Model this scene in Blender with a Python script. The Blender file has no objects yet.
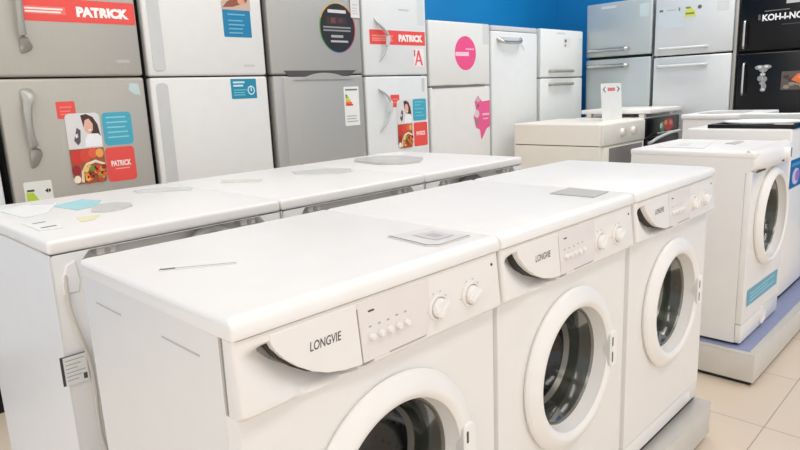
import bpy, bmesh, math, random
import numpy as np
from mathutils import Vector, Matrix, Euler
random.seed(7)
S = bpy.context.scene
COL = S.collection
PI = math.pi

# ------------------------------------------------------------------ materials
_m = {}
def srgb(c):
    return tuple(((v / 12.92) if v <= .04045 else ((v + .055) / 1.055) ** 2.4) for v in [x / 255 for x in c])

def mat(name, rgb, rough=.4, metal=0., var=.03, scale=14., bump=0., coat=0., brushed=False, spec=.5):
    """procedural: base colour gently varied by noise, roughness varied by noise"""
    if name in _m: return _m[name]
    m = bpy.data.materials.new(name); m.use_nodes = True
    nt = m.node_tree; b = nt.nodes['Principled BSDF']
    c = srgb(rgb)
    tc = nt.nodes.new('ShaderNodeTexCoord'); mp = nt.nodes.new('ShaderNodeMapping')
    nt.links.new(tc.outputs['Object'], mp.inputs[0])
    if brushed: mp.inputs['Scale'].default_value = (1, .06, 1.) if brushed == 'h' else (1, 1, .05)
    n = nt.nodes.new('ShaderNodeTexNoise'); n.inputs['Scale'].default_value = scale * (20 if brushed else 1); n.inputs['Detail'].default_value = 3
    nt.links.new(mp.outputs[0], n.inputs['Vector'])
    r = nt.nodes.new('ShaderNodeValToRGB')
    r.color_ramp.elements[0].position = .3; r.color_ramp.elements[1].position = .7
    r.color_ramp.elements[0].color = (*[max(0, v * (1 - var)) for v in c], 1)
    r.color_ramp.elements[1].color = (*[min(1, v * (1 + var)) for v in c], 1)
    nt.links.new(n.outputs['Fac'], r.inputs[0]); nt.links.new(r.outputs[0], b.inputs['Base Color'])
    mr = nt.nodes.new('ShaderNodeMapRange'); mr.inputs[3].default_value = max(.02, rough - .04); mr.inputs[4].default_value = min(1, rough + .04)
    nt.links.new(n.outputs['Fac'], mr.inputs[0]); nt.links.new(mr.outputs[0], b.inputs['Roughness'])
    b.inputs['Metallic'].default_value = metal
    b.inputs['Specular IOR Level'].default_value = spec
    if coat: b.inputs['Coat Weight'].default_value = coat; b.inputs['Coat Roughness'].default_value = .08
    if bump:
        bp = nt.nodes.new('ShaderNodeBump'); bp.inputs['Strength'].default_value = bump; bp.inputs['Distance'].default_value = .002
        nt.links.new(n.outputs['Fac'], bp.inputs['Height']); nt.links.new(bp.outputs[0], b.inputs['Normal'])
    _m[name] = m
    return m

def glass_mat(name, tint=(200, 205, 200), gl=.05):
    """see-through pane: transparent with a fresnel mirror over it"""
    if name in _m: return _m[name]
    m = bpy.data.materials.new(name); m.use_nodes = True
    nt = m.node_tree; nt.nodes.clear()
    o = nt.nodes.new('ShaderNodeOutputMaterial'); mx = nt.nodes.new('ShaderNodeMixShader')
    t = nt.nodes.new('ShaderNodeBsdfTransparent'); g = nt.nodes.new('ShaderNodeBsdfGlossy')
    t.inputs[0].default_value = (*srgb(tint), 1); g.inputs['Roughness'].default_value = .13
    lw = nt.nodes.new('ShaderNodeLayerWeight'); lw.inputs[0].default_value = .25
    ma = nt.nodes.new('ShaderNodeMath'); ma.operation = 'MULTIPLY_ADD'; ma.inputs[1].default_value = .28; ma.inputs[2].default_value = gl
    n = nt.nodes.new('ShaderNodeTexNoise'); n.inputs['Scale'].default_value = 6
    bp = nt.nodes.new('ShaderNodeBump'); bp.inputs['Strength'].default_value = .05
    nt.links.new(n.outputs['Fac'], bp.inputs['Height']); nt.links.new(bp.outputs[0], g.inputs['Normal'])
    nt.links.new(lw.outputs['Fresnel'], ma.inputs[0]); nt.links.new(ma.outputs[0], mx.inputs[0])
    nt.links.new(t.outputs[0], mx.inputs[1]); nt.links.new(g.outputs[0], mx.inputs[2]); nt.links.new(mx.outputs[0], o.inputs[0])
    _m[name] = m
    return m

def flat(rgb):   # printed colour
    return mat('print_%d_%d_%d' % tuple(rgb), rgb, rough=.45, var=.02, scale=30)

WHITE = mat('white_enamel', (238, 235, 231), .33, var=.01, coat=.25)
LIDW = mat('white_lid_plastic', (241, 238, 234), .38, var=.01)
PANEL = mat('white_panel_plastic', (238, 233, 228), .36, var=.01)
INSERT = mat('pale_grey_panel', (231, 224, 220), .4, var=.01)
COOLW = mat('cool_white_enamel', (242, 241, 239), .35, var=.012)
FRW = mat('fridge_white', (228, 230, 229), .36, var=.012)
FRW2 = mat('fridge_white_warm', (231, 230, 226), .36, var=.012)
STEEL = mat('beige_steel', (184, 179, 169), .42, metal=.3, var=.014, brushed='v', scale=5)
STEEL2 = mat('grey_steel', (182, 180, 175), .42, metal=.3, var=.014, brushed='v', scale=5)
SILVERB = mat('blue_silver', (186, 195, 196), .36, metal=.35, var=.03, scale=4)
SILVERL = mat('light_silver', (214, 217, 217), .36, metal=.25, var=.03, scale=4)
BLACKG = mat('black_gloss', (9, 9, 11), .25, var=.1, spec=.35)
DARK = mat('dark_gasket', (38, 37, 36), .7, var=.08)
DKGREY = mat('dark_grey_plastic', (78, 77, 75), .5, var=.05)
RUBBER = mat('grey_rubber', (46, 46, 45), .55, var=.06)
CHROME = mat('satin_chrome', (200, 200, 196), .25, metal=.9, var=.03)
HANDLE = mat('handle_grey', (168, 166, 158), .38, metal=.4, var=.03)
HANDLEW = mat('handle_white', (205, 206, 205), .4, var=.02)
CREAM = mat('cream_enamel', (238, 234, 222), .35, var=.01)
RECESS = mat('grey_back_panel', (222, 218, 213), .5, metal=.05, var=.04)
BRACKET = mat('bracket_grey', (216, 213, 208), .5, var=.04)
HOSE = mat('hose_grey', (190, 189, 186), .55, var=.05, bump=.4, scale=60)
CORD = mat('cord_white', (206, 200, 190), .5, var=.03)
PAPER = mat('paper_white', (236, 236, 232), .7, var=.02)
GLASS = glass_mat('door_glass', (168, 172, 168))
FILM = glass_mat('clear_film', (226, 226, 224), .1)

def drum_mat():
    m = bpy.data.materials.new('perforated_drum'); m.use_nodes = True
    nt = m.node_tree; b = nt.nodes['Principled BSDF']
    tc = nt.nodes.new('ShaderNodeTexCoord'); v = nt.nodes.new('ShaderNodeTexVoronoi'); v.inputs['Scale'].default_value = 45; v.inputs['Randomness'].default_value = .1
    nt.links.new(tc.outputs['Object'], v.inputs['Vector'])
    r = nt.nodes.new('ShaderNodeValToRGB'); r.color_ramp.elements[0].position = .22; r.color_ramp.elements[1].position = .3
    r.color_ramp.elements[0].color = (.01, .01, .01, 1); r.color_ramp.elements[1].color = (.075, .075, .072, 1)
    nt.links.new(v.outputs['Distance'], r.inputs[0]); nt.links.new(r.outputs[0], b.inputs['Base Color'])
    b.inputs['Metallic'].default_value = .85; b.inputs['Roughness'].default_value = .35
    return m
DRUM = drum_mat()

def tile_mat():
    m = bpy.data.materials.new('beige_floor_tiles'); m.use_nodes = True
    nt = m.node_tree; b = nt.nodes['Principled BSDF']
    tc = nt.nodes.new('ShaderNodeTexCoord'); mp = nt.nodes.new('ShaderNodeMapping')
    mp.inputs['Location'].default_value = (-.17 + 1.0, -.05, 0)
    nt.links.new(tc.outputs['Object'], mp.inputs[0])
    br = nt.nodes.new('ShaderNodeTexBrick'); br.offset = 0; br.squash = 1
    br.inputs['Scale'].default_value = 1; br.inputs['Brick Width'].default_value = .5; br.inputs['Row Height'].default_value = .5
    br.inputs['Mortar Size'].default_value = .0022; br.inputs['Mortar Smooth'].default_value = .2
    br.inputs['Color1'].default_value = (*srgb((226, 209, 188)), 1); br.inputs['Color2'].default_value = (*srgb((229, 213, 193)), 1); br.inputs['Mortar'].default_value = (*srgb((176, 158, 138)), 1)
    nt.links.new(mp.outputs[0], br.inputs['Vector'])
    n = nt.nodes.new('ShaderNodeTexNoise'); n.inputs['Scale'].default_value = 5; n.inputs['Detail'].default_value = 4
    nt.links.new(tc.outputs['Object'], n.inputs['Vector'])
    mx = nt.nodes.new('ShaderNodeMix'); mx.data_type = 'RGBA'; mx.blend_type = 'SOFT_LIGHT'; mx.inputs[0].default_value = .12
    nt.links.new(br.outputs[0], mx.inputs[6]); nt.links.new(n.outputs['Color'], mx.inputs[7]); nt.links.new(mx.outputs[2], b.inputs['Base Color'])
    b.inputs['Roughness'].default_value = .28
    return m

# ------------------------------------------------------------------ mesh builder
class MB:
    def __init__(s): s.v = []; s.f = []; s.mi = []; s.ms = []
    def idx(s, m):
        if m not in s.ms: s.ms.append(m)
        return s.ms.index(m)
    def add(s, vs, fs, m):
        o = len(s.v); s.v += [tuple(p) for p in vs]; i = s.idx(m)
        for f in fs: s.f.append([o + k for k in f]); s.mi.append(i)
        return s
    def box(s, x0, x1, y0, y1, z0, z1, m, bev=0, seg=2, M=None):
        bm = bmesh.new(); bmesh.ops.create_cube(bm, size=1)
        for v in bm.verts: v.co = Vector(((x0 + x1) / 2 + v.co.x * (x1 - x0), (y0 + y1) / 2 + v.co.y * (y1 - y0), (z0 + z1) / 2 + v.co.z * (z1 - z0)))
        if bev: bmesh.ops.bevel(bm, geom=bm.edges[:], offset=bev, segments=seg, profile=.5, affect='EDGES')
        if M: bmesh.ops.transform(bm, matrix=M, verts=bm.verts[:])
        bm.verts.index_update(); s.add([v.co[:] for v in bm.verts], [[v.index for v in f.verts] for f in bm.faces], m); bm.free()
        return s
    def prism(s, poly, fn, d0, d1, m, bev=0):
        """closed 2D outline (ccw) -> solid between depth d0 and d1 (d1 the visible face); fn(u,v,d)->xyz"""
        n = len(poly); A = [fn(u, v, d0) for u, v in poly]
        if bev:
            cx = sum(p[0] for p in poly) / n; cy = sum(p[1] for p in poly) / n
            ins = inset(poly, bev)
            B = [fn(u, v, d1 - bev) for u, v in poly]; Cc = [fn(u, v, d1) for u, v in ins]
            fs = [list(range(n))[::-1]] + [[i, (i + 1) % n, n + (i + 1) % n, n + i] for i in range(n)] + [[n + i, n + (i + 1) % n, 2 * n + (i + 1) % n, 2 * n + i] for i in range(n)] + [[2 * n + i for i in range(n)]]
            return s.add(A + B + Cc, fs, m)
        B = [fn(u, v, d1) for u, v in poly]
        return s.add(A + B, [list(range(n))[::-1], [n + i for i in range(n)]] + [[i, (i + 1) % n, n + (i + 1) % n, n + i] for i in range(n)], m)
    def face(s, poly, fn, d, m):
        return s.add([fn(u, v, d) for u, v in poly], [list(range(len(poly)))], m)
    def tube(s, path, r, m, n=10, flat_=None):
        """swept tube; r scalar or list; flat_=(ra,rb) for an elliptical section"""
        P = [Vector(p) for p in path]; V = []; F = []
        up = Vector((0, 0, 1))
        for i, p in enumerate(P):
            t = (P[min(i + 1, len(P) - 1)] - P[max(i - 1, 0)]).normalized()
            ref = up if abs(t.z) < .95 else Vector((1, 0, 0))
            a = t.cross(ref).normalized(); b = a.cross(t).normalized()
            rr = r[i] if isinstance(r, (list, tuple)) else r
            for k in range(n):
                q = 2 * PI * k / n
                ra, rb = (rr, rr) if not isinstance(rr, tuple) else rr
                V.append(p + a * math.cos(q) * ra + b * math.sin(q) * rb)
        for i in range(len(P) - 1):
            for k in range(n): F.append([i * n + k, i * n + (k + 1) % n, (i + 1) * n + (k + 1) % n, (i + 1) * n + k])
        F.append(list(range(n))[::-1]); F.append([(len(P) - 1) * n + k for k in range(n)])
        return s.add(V, F, m)
    def lathe(s, prof, cy, cz, m, n=64, cap0=False, cap1=False, sy=1., sz=1.):
        """profile [(x, r)] around an axis along x through (cy,cz)"""
        V = []; F = []
        for x, r in prof:
            for k in range(n):
                q = 2 * PI * k / n; V.append((x, cy + r * sy * math.cos(q), cz + r * sz * math.sin(q)))
        for i in range(len(prof) - 1):
            for k in range(n): F.append([i * n + k, i * n + (k + 1) % n, (i + 1) * n + (k + 1) % n, (i + 1) * n + k])
        if cap0: F.append(list(range(n))[::-1])
        if cap1: F.append([(len(prof) - 1) * n + k for k in range(n)])
        return s.add(V, F, m)
    def text(s, string, rect, fn, d, m, bold=.02, shear=0., solid=.0):
        """lettering fitted into rect (u0,v0,u1,v1) on plane fn"""
        cu = bpy.data.curves.new('t', 'FONT'); cu.body = string; cu.offset = bold; cu.shear = shear; cu.resolution_u = 3
        ob = bpy.data.objects.new('t', cu); COL.objects.link(ob)
        dg = bpy.context.evaluated_depsgraph_get(); me = bpy.data.meshes.new_from_object(ob.evaluated_get(dg))
        vs = [v.co.copy() for v in me.vertices]; fs = [list(p.vertices) for p in me.polygons]
        bpy.data.objects.remove(ob); bpy.data.curves.remove(cu); bpy.data.meshes.remove(me)
        x0 = min(v.x for v in vs); x1 = max(v.x for v in vs); y0 = min(v.y for v in vs); y1 = max(v.y for v in vs)
        u0, w0, u1, w1 = rect
        return s.add([fn(u0 + (v.x - x0) / (x1 - x0) * (u1 - u0), w0 + (v.y - y0) / (y1 - y0) * (w1 - w0), d) for v in vs], fs, m)
    def build(s, name, parent=None, loc=None, smooth=38, rot=None):
        me = bpy.data.meshes.new(name); me.from_pydata(s.v, [], s.f)
        for m in s.ms: me.materials.append(m)
        me.polygons.foreach_set('material_index', s.mi)
        bm = bmesh.new(); bm.from_mesh(me); bmesh.ops.recalc_face_normals(bm, faces=bm.faces[:]) if smooth else None; bm.to_mesh(me); bm.free()
        if smooth:
            me.shade_smooth(); me.set_sharp_from_angle(angle=math.radians(smooth))
        o = bpy.data.objects.new(name, me); COL.objects.link(o)
        if parent: o.parent = parent
        if loc: o.location = loc
        if rot: o.rotation_euler = rot
        return o

def inset(poly, d):
    n = len(poly); out = []
    for i in range(n):
        p0 = Vector(poly[i - 1]); p = Vector(poly[i]); p1 = Vector(poly[(i + 1) % n])
        a = (p - p0); b = (p1 - p)
        if a.length < 1e-9 or b.length < 1e-9: out.append(tuple(p)); continue
        a.normalize(); b.normalize()
        na = Vector((-a.y, a.x)); nb = Vector((-b.y, b.x)); h = na + nb
        if h.length < 1e-6: h = na
        h.normalize(); k = d / max(.35, h.dot(na)); out.append(tuple(p + h * k))
    return out

def rr(u0, v0, u1, v1, r=.01, n=4):
    """rounded rectangle outline, ccw"""
    P = []
    for cx, cy, a in ((u1 - r, v0 + r, -PI / 2), (u1 - r, v1 - r, 0), (u0 + r, v1 - r, PI / 2), (u0 + r, v0 + r, PI)):
        for k in range(n + 1): q = a + PI / 2 * k / n; P.append((cx + r * math.cos(q), cy + r * math.sin(q)))
    return P
def ell(cu, cv, a, b, n=40): return [(cu + a * math.cos(2 * PI * k / n), cv + b * math.sin(2 * PI * k / n)) for k in range(n)]
def quad(u0, v0, u1, v1): return [(u0, v0), (u1, v0), (u1, v1), (u0, v1)]

def empty(name, loc, rz=0):
    o = bpy.data.objects.new(name, None); COL.objects.link(o); o.location = loc; o.rotation_euler = (0, 0, rz); o.empty_display_size = .1
    return o
def tag(o, label, cat, group=None):
    o['label'] = label; o['category'] = cat
    if group: o['group'] = group
    return o
def structure(o): o['kind'] = 'structure'; return o
def copy_tree(o, parent=None):
    c = o.copy(); COL.objects.link(c)
    if parent: c.parent = parent
    for ch in list(o.children): copy_tree(ch, c)
    return c
FX = lambda off=0.: (lambda u, v, d: (off + d, u, v))      # plane facing +x : u -> y, v -> z
def sticker(name, parent, items, base=.0006, off=0., label=None):
    """flat printed sheet(s): layers stacked outwards. items: ('poly', outline, rgb) | ('text', string, rect, rgb[, bold, shear])"""
    b = MB(); fn = FX(off); d = base
    for it in items:
        if it[0] == 'poly': b.face(it[1], fn, d, flat(it[2]))
        elif it[0] == 'film': b.face(it[1], fn, d, it[2])
        else:
            b.text(it[1], it[2], fn, d, flat(it[3]), *(it[4:]))
        d += .0002
    o = b.build(name, parent, smooth=0)
    if label: o['label'] = label
    return o

# ------------------------------------------------------------------ setting
XB, YR = -2.93, 5.78
structure(MB().box(XB - .1, 4.5, -4, YR + .1, -.1, 0, tile_mat()).build('floor'))
BLUE = mat('blue_wall_paint', (6, 128, 190), .55, var=.05, scale=2.)
structure(MB().box(XB - .1, XB, -4, YR + .1, 0, 3.4, BLUE).build('wall_back'))
structure(MB().box(XB, 4.5, YR, YR + .1, 0, 3.4, BLUE).build('wall_right'))
structure(MB().box(XB - .1, 4.5, -4, YR + .1, 3.4, 3.5, mat('ceiling_white', (238, 238, 236), .8)).build('ceiling'))

# ------------------------------------------------------------------ display plinths
CARPET = mat('blue_grey_carpet', (150, 156, 188), .9, var=.06, scale=90, bump=.3)
PLBODY = mat('plinth_side', (212, 207, 199), .5, var=.03)
PLTRIM = mat('plinth_trim', (214, 209, 200), .35, metal=.3, var=.02)
def plinth(x0, x1, y0, y1, label, tw=.03):
    t = tag(empty('display_plinth', (x0, y0, 0)), label, 'platform', 'low display plinths')
    w, l, h = x1 - x0, y1 - y0, .142
    MB().box(.03, w - .015, .015, l - .03, 0, .018, DARK).build('toe_kick', t)  # recessed toe strip, its dark colour also painting the kick shadow
    MB().box(0, w, 0, l, .018, h - .004, PLBODY, .003).build('plinth_body', t)
    MB().box(tw, w - tw, .03, l - .03, h - .004, h - .0005, CARPET).build('carpet_top', t)
    e = MB()
    e.box(w - tw, w, 0, l, h - .004, h, PLTRIM, .001); e.box(0, tw, 0, l, h - .004, h, PLTRIM, .001)
    e.box(tw, w - tw, 0, .03, h - .004, h, PLTRIM, .001); e.box(tw, w - tw, l - .03, l, h - .004, h, PLTRIM, .001)
    e.build('edge_trim', t)
    return t
plinth(-1.47, .042, -.004, 1.85, 'grey plinth under the nearest washing machines, its end corner at the bottom of the aisle', .064)
plinth(-1.03, .045, 2.36, 5.0, 'grey plinth with blue carpet top under the machines at the right edge')
ZP = .142

# ------------------------------------------------------------------ near-row washing machine (front faces +x)
W, H, D = .606, .85, .537
def xs(z): return .018 - .10 * (z - .71)               # leaning control-panel plane
PLN = lambda y, z, d: (xs(z) + d, y, z)
def sst(a): a = max(0., min(1., a)); return a * a * (3 - 2 * a)
DRAWER = [(.058, .802), (.064, .788), (.078, .770), (.097, .753), (.122, .737), (.150, .725), (.182, .7175), (.22, .714)]
def ddist(y, z):
    best = 9
    for (a, b), (c, d) in zip(DRAWER[:-1], DRAWER[1:]):
        t = max(0, min(1, ((y - a) * (c - a) + (z - b) * (d - b)) / ((c - a) ** 2 + (d - b) ** 2)))
        best = min(best, math.hypot(y - a - t * (c - a), z - b - t * (d - b)))
    return best
def in_drawer(y, z):
    if y < .058 or y > .24 or z > .802: return False
    for (a, b), (c, d) in zip(DRAWER[:-1], DRAWER[1:]):
        if a <= y <= c: return z > b + (d - b) * (y - a) / (c - a)
    return z > .714
def control_panel_mesh():
    b = MB()
    prof = [(-.022, .6995), (.002, .6995)]
    N = 26
    for k in range(N + 1):
        z = .7005 + (.818 - .7005) * k / N
        x = xs(z) - .014 * (1 - sst((z - .6995) / .012))
        prof.append((x, z))
    prof += [(-.02, .818)]
    ys = sorted(set([round(.001 + .0015 * k, 4) for k in range(5)] + [round(.012 + .006 * k, 4) for k in range(48)] + [round(.30 + .03 * k, 4) for k in range(10)] + [.585, .59, .594, .597]))
    V = []; F = []; n = len(prof)
    for y in ys:
        e = min(y, W - y)
        rnd = .012 * (1 - math.sqrt(max(0, 1 - (1 - min(1, e / .012)) ** 2)))
        for (x, z) in prof:
            dep = 0
            if .7 <= z <= .8175:
                if in_drawer(y, z): dep = .036
                else:
                    wid = .054 * (1 - sst((y - .12) / .12)) + .002
                    dep = .036 * (1 - sst(ddist(y, z) / wid)) if y < .25 else 0
                dep *= sst((z - .7) / .012) * sst((.806 - z) / .022)
            V.append((x - dep - (rnd if x > -.015 else 0), y, z))
    for i in range(len(ys) - 1):
        for j in range(n - 1): F.append([i * n + j, (i + 1) * n + j, (i + 1) * n + j + 1, i * n + j + 1])
    F.append(list(range(n))); F.append([(len(ys) - 1) * n + k for k in range(n)][::-1])
    b.add(V, F, PANEL)
    b.prism(ell(.578, .797, .003, .003, 12), PLN, -.004, .0008, flat((66, 62, 64)))
    return b

def front_with_hole(b, xf, y0, y1, z0, z1, cy, cz, r, m, depth=.03, n=96):
    V = []; F = []
    cs = []
    for k in range(n):
        q = 2 * PI * k / n; dy, dz = math.cos(q), math.sin(q)
        t = min(((y1 - cy) if dy > 0 else (y0 - cy)) / dy if abs(dy) > 1e-6 else 9, ((z1 - cz) if dz > 0 else (z0 - cz)) / dz if abs(dz) > 1e-6 else 9)
        cs.append((cy + dy * t, cz + dz * t))
    for c in ((y0, z0), (y1, z0), (y1, z1), (y0, z1)):       # snap nearest to the corners
        i = min(range(n), key=lambda k: math.hypot(cs[k][0] - c[0], cs[k][1] - c[1])); cs[i] = c
    for k in range(n):
        q = 2 * PI * k / n
        V += [(xf, *cs[k]), (xf, cy + r * math.cos(q), cz + r * math.sin(q)), (xf - depth, cy + r * math.cos(q), cz + r * math.sin(q))]
    for k in range(n):
        j = (k + 1) % n
        F += [[3 * k, 3 * j, 3 * j + 1, 3 * k + 1], [3 * k + 1, 3 * j + 1, 3 * j + 2, 3 * k + 2]]
    b.add(V, F, m)

def drum_and_door(t, cy, cz, ro, ri, xf, bulge=.030, latch=True, latch_side=1, glassr=None):
    """drum, rubber seal, ring door with glass bowl; returns door"""
    MB().lathe([(xf - .075, ri + .035), (xf - .12, .215), (xf - .36, .215), (xf - .375, .19), (xf - .38, .02), (xf - .38, .0005)], cy, cz, DRUM, 48).build('drum', t)
    s = MB()
    s.lathe([(xf - .02, ri + .018), (xf - .03, ri + .002), (xf - .05, ri - .004), (xf - .065, ri + .004), (xf - .07, ri + .02), (xf - .08, ri + .036), (xf - .03, ri + .03), (xf - .02, ri + .018)], cy, cz, RUBBER, 64)
    s.build('door_seal', t)
    w = ro - ri
    b0 = bulge * .52; prof = [(xf + .001, ro - .004), (xf + b0 * .55, ro), (xf + b0, ro - .003)]
    for k in range(1, 9):
        a = k / 9; prof.append((xf + b0 + (bulge - b0) * math.sin(a * PI * .5), ro - .003 - w * .62 * a))
    prof += [(xf + bulge - .002, ri + w * .26), (xf + bulge - .008, ri + w * .13), (xf + bulge - .020, ri + .006), (xf + bulge - .034, ri + .001), (xf + bulge - .042, ri), (xf - .02, ri - .003)]
    d = MB().lathe(prof + [(xf + .001, ro - .004)], cy, cz, LIDW, 96).build('door', t)
    MB().lathe([(xf + bulge - .041, ri + .0003), (xf - .03, ri - .005), (xf - .07, ri - .024), (xf - .085, ri - .03), (xf - .08, ri - .036), (xf - .03, ri - .012), (xf + bulge - .039, ri - .004), (xf + bulge - .041, ri + .0003)], cy, cz, mat('inner_ring_grey', (132, 130, 122), .24, metal=.4, var=.03), 72).build('inner_ring', d)
    g = [(xf + bulge - .043, ri - .004)]
    for k in range(1, 11):
        a = k / 10; g.append((xf + bulge - .043 - .12 * math.sin(a * PI / 2), max(.0006, (ri - .022) * (math.cos(a * PI / 2) ** .55 if a < 1 else 0) - .0 if a < 1 else .0006)))
    MB().lathe(g, cy, cz, GLASS, 64).build('door_glass', d)
    if latch:
        h = MB()
        if latch_side > 0:
            yy = cy + ri + .006
            h.prism(rr(yy, cz - .05, yy + .036, cz + .05, .014), FX(0), xf + .008, xf + bulge + .004, LIDW, bev=.003)
            h.prism(rr(yy + .006, cz - .035, yy + .012, cz - .006, .0028), FX(0), xf + bulge, xf + bulge + .0046, DKGREY)
            h.prism(rr(yy + .006, cz + .01, yy + .012, cz + .035, .0028), FX(0), xf + bulge, xf + bulge + .0046, DKGREY)
        h.build('door_handle', d)
    return d

def lid_mesh(xb, xf, y0, y1, z0, z1, R, m, rb=.010):
    """lid slab whose front edge rolls over with radius R"""
    P = [(xb + .003, z0), (xf - .004, z0), (xf - .001, z0 + .002)]
    for k in range(9): a = PI / 2 * k / 8; P.append((xf - R + R * math.cos(a), z1 - R + R * math.sin(a)))
    for k in range(5): a = PI / 2 * k / 4; P.append((xb + rb - rb * math.sin(a), z1 - rb + rb * math.cos(a)))
    P.append((xb, z0 + .003))
    secs = [(y0, .010), (y0 + .0012, .006), (y0 + .004, .0025), (y0 + .010, 0)]
    secs = secs + [(y1 + y0 - y, i) for y, i in secs[::-1]]
    V = []; n = len(P)
    for y, i in secs:
        for x, z in P: V.append((min(max(x, xb + i), xf - i), y, min(z, z1 - i)))
    F = [[i * n + j, (i + 1) * n + j, (i + 1) * n + (j + 1) % n, i * n + (j + 1) % n] for i in range(len(secs) - 1) for j in range(n)]
    F += [list(range(n)), [(len(secs) - 1) * n + k for k in range(n)][::-1]]
    return MB().add(V, F, m)
def make_washer():
    t = empty('washing_machine', (0, 0, ZP))
    b = MB()                                                   # cabinet shell, open behind the front panel
    b.box(-D, -.03, .0, .004, .012, .82, WHITE); b.box(-D, -.03, W - .004, W, .012, .82, WHITE)
    b.box(-D, -D + .004, .004, W - .004, .012, .82, WHITE); b.box(-D, -.03, .004, W - .004, .012, .016, WHITE)
    b.box(-D, -.02, .004, W - .004, .806, .82, WHITE)
    # pressed slots in the side sheet
    for xa, xb in ((-.478, -.366), (-.209, -.088)): b.box(xa, xb, -.0012, .001, .7735, .7765, mat('slot_grey', (196, 192, 187), .5))
    b.build('cabinet', t)
    b = MB(); cy, cz, ro, ri = .304, .455, .206, .149
    front_with_hole(b, -.005, .006, W - .006, .075, .7, cy, cz, ri + .02, WHITE)
    # folded edges back to the cabinet
    b.prism([(-.005, .006), (-.03, .0005), (-.03, .01), (-.011, .014)], lambda u, v, d: (u, v, d), .075, .7, WHITE)
    b.prism([(-.005, W - .006), (-.011, W - .014), (-.03, W - .01), (-.03, W - .0005)], lambda u, v, d: (u, v, d), .075, .7, WHITE)
    b.build('front_panel', t)
    k = MB(); k.box(-.06, -.006, .003, W - .003, .016, .072, WHITE, .004); k.build('kick_plate', t)
    MB().box(-.10, -.012, .01, W - .01, .002, .016, DARK).build('toe_gap_shade', t)  # dark box stands in for the shade in the gap under the washer
    f = MB().box(-.0075, -.003, .50, .53, .028, .058, LIDW, .002).build('filter_cap', t)
    for y in (.06, W - .06):
        for x in (-.08, -.48): MB().tube([(x, y, 0), (x, y, .014)], .018, DARK, 12).build('foot', t)
    control_panel_mesh().build('control_panel', t)
    # side end block of the panel
    MB().box(-.034, -.021, .0035, W - .0035, .7, .818, mat('seam_grey', (150, 146, 140), .6), .001).build('panel_backing', t)
    lid_mesh(-D - .004, .0135, -.0012, W + .0012, .8202, H, .024, LIDW).build('lid', t)
    # detergent drawer front with the curved lower edge, flush with the panel
    top = [(.22, .813), (.10, .813), (.058, .812)]
    dr = MB().prism(DRAWER + top, PLN, -.014, .0012, PANEL, bev=.0012)
    dr.text('LONGVIE', (.122, .767, .184, .7815), PLN, .0015, flat((84, 80, 80)), .012, .25)
    dr.build('detergent_drawer', t)
    e = DRAWER[:-1]; off = []
    for i, (y, z) in enumerate(e):
        a = Vector(e[max(i - 1, 0)]); c = Vector(e[min(i + 1, len(e) - 1)]); tg = (c - a).normalized(); wd = .0040 * math.sin(PI * min(1, (i + .6) / len(e)))
        off.append((y + tg.y * wd, z - tg.x * wd))
    MB().prism(e[::-1] + off, PLN, -.034, -.014, mat('painted_recess_shadow', (58, 53, 50), .6, var=.05)).build('recess_dark_strip', t)  # dark strip paints the shade inside the finger recess below the drawer edge
    ins = MB().prism([(.2225, .715), (.365, .715), (.378, .72), (.387, .74), (.392, .813), (.2225, .813)], PLN, -.006, .0012, INSERT, bev=.0008)
    ins.prism([(.28, .715), (.366, .715), (.374, .7172), (.28, .7172)], PLN, 0, .0016, flat((172, 164, 162)))
    for i in range(5):
        y = .244 + i * .0205; ins.prism(rr(y - .003, .7685 + .002 * (i > 2), y + .003, .7715 + .002 * (i > 2), .001, 2), PLN, .0, .0015, flat((176, 169, 168)))
    ins.prism(rr(.243, .7935, .257, .7965, .0014, 2), PLN, 0, .0017, flat((70, 66, 68)))
    io = ins.build('button_panel', t)
    for i in range(5):
        y = .244 + i * .0205
        q = MB().lathe([(.0, .0058), (.007, .0056), (.009, .0044), (.0094, .0004)], 0, 0, LIDW, 16)
        o = q.build('button', io, loc=(xs(.754) + .0012, y, .754))
    for y, ang in ((.408, .75), (.503, 1.1)):
        d0 = MB().lathe([(-.004, .0255), (.003, .0255), (.0045, .0235), (.005, .02)], 0, 0, PANEL, 32)
        d0.lathe([(.003, .0185), (.011, .0175), (.013, .0155), (.0135, .0004)], 0, 0, LIDW, 32)
        for a in (0, 1, 2, 4, 5):
            aa = math.radians(35 + a * 38); d0.box(.0, .0008, .029 * math.cos(aa) - .0014, .029 * math.cos(aa) + .0014, .029 * math.sin(aa) - .0012, .029 * math.sin(aa) + .0012, flat((196, 188, 186)))
        dob = d0.build('dial', t, loc=(xs(.757) + .0008, y, .757))
        MB().box(.009, .021, -.0055, .0055, -.0185, .0185, LIDW, .003, 2, Matrix.Rotation(-ang, 4, 'X')).build('grip', dob)
    drum_and_door(t, cy, cz, ro, ri, -.005)
    return t

w1 = make_washer(); w1.location = (0, 0, ZP)
w2 = copy_tree(w1); w2.location = (0, .610, ZP)
w3 = copy_tree(w1); w3.location = (0, 1.232, ZP)
G1 = 'matching front-loading washing machines in the near row'
tag(w1, 'nearest white washing machine in the front row, largest, its door cut by the bottom edge', 'washing machine', G1)
tag(w2, 'middle white washing machine of the front row, whole round glass door showing', 'washing machine', G1)
tag(w3, 'farthest white washing machine of the front row, at the aisle beside the plinth corner', 'washing machine', G1)

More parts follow.
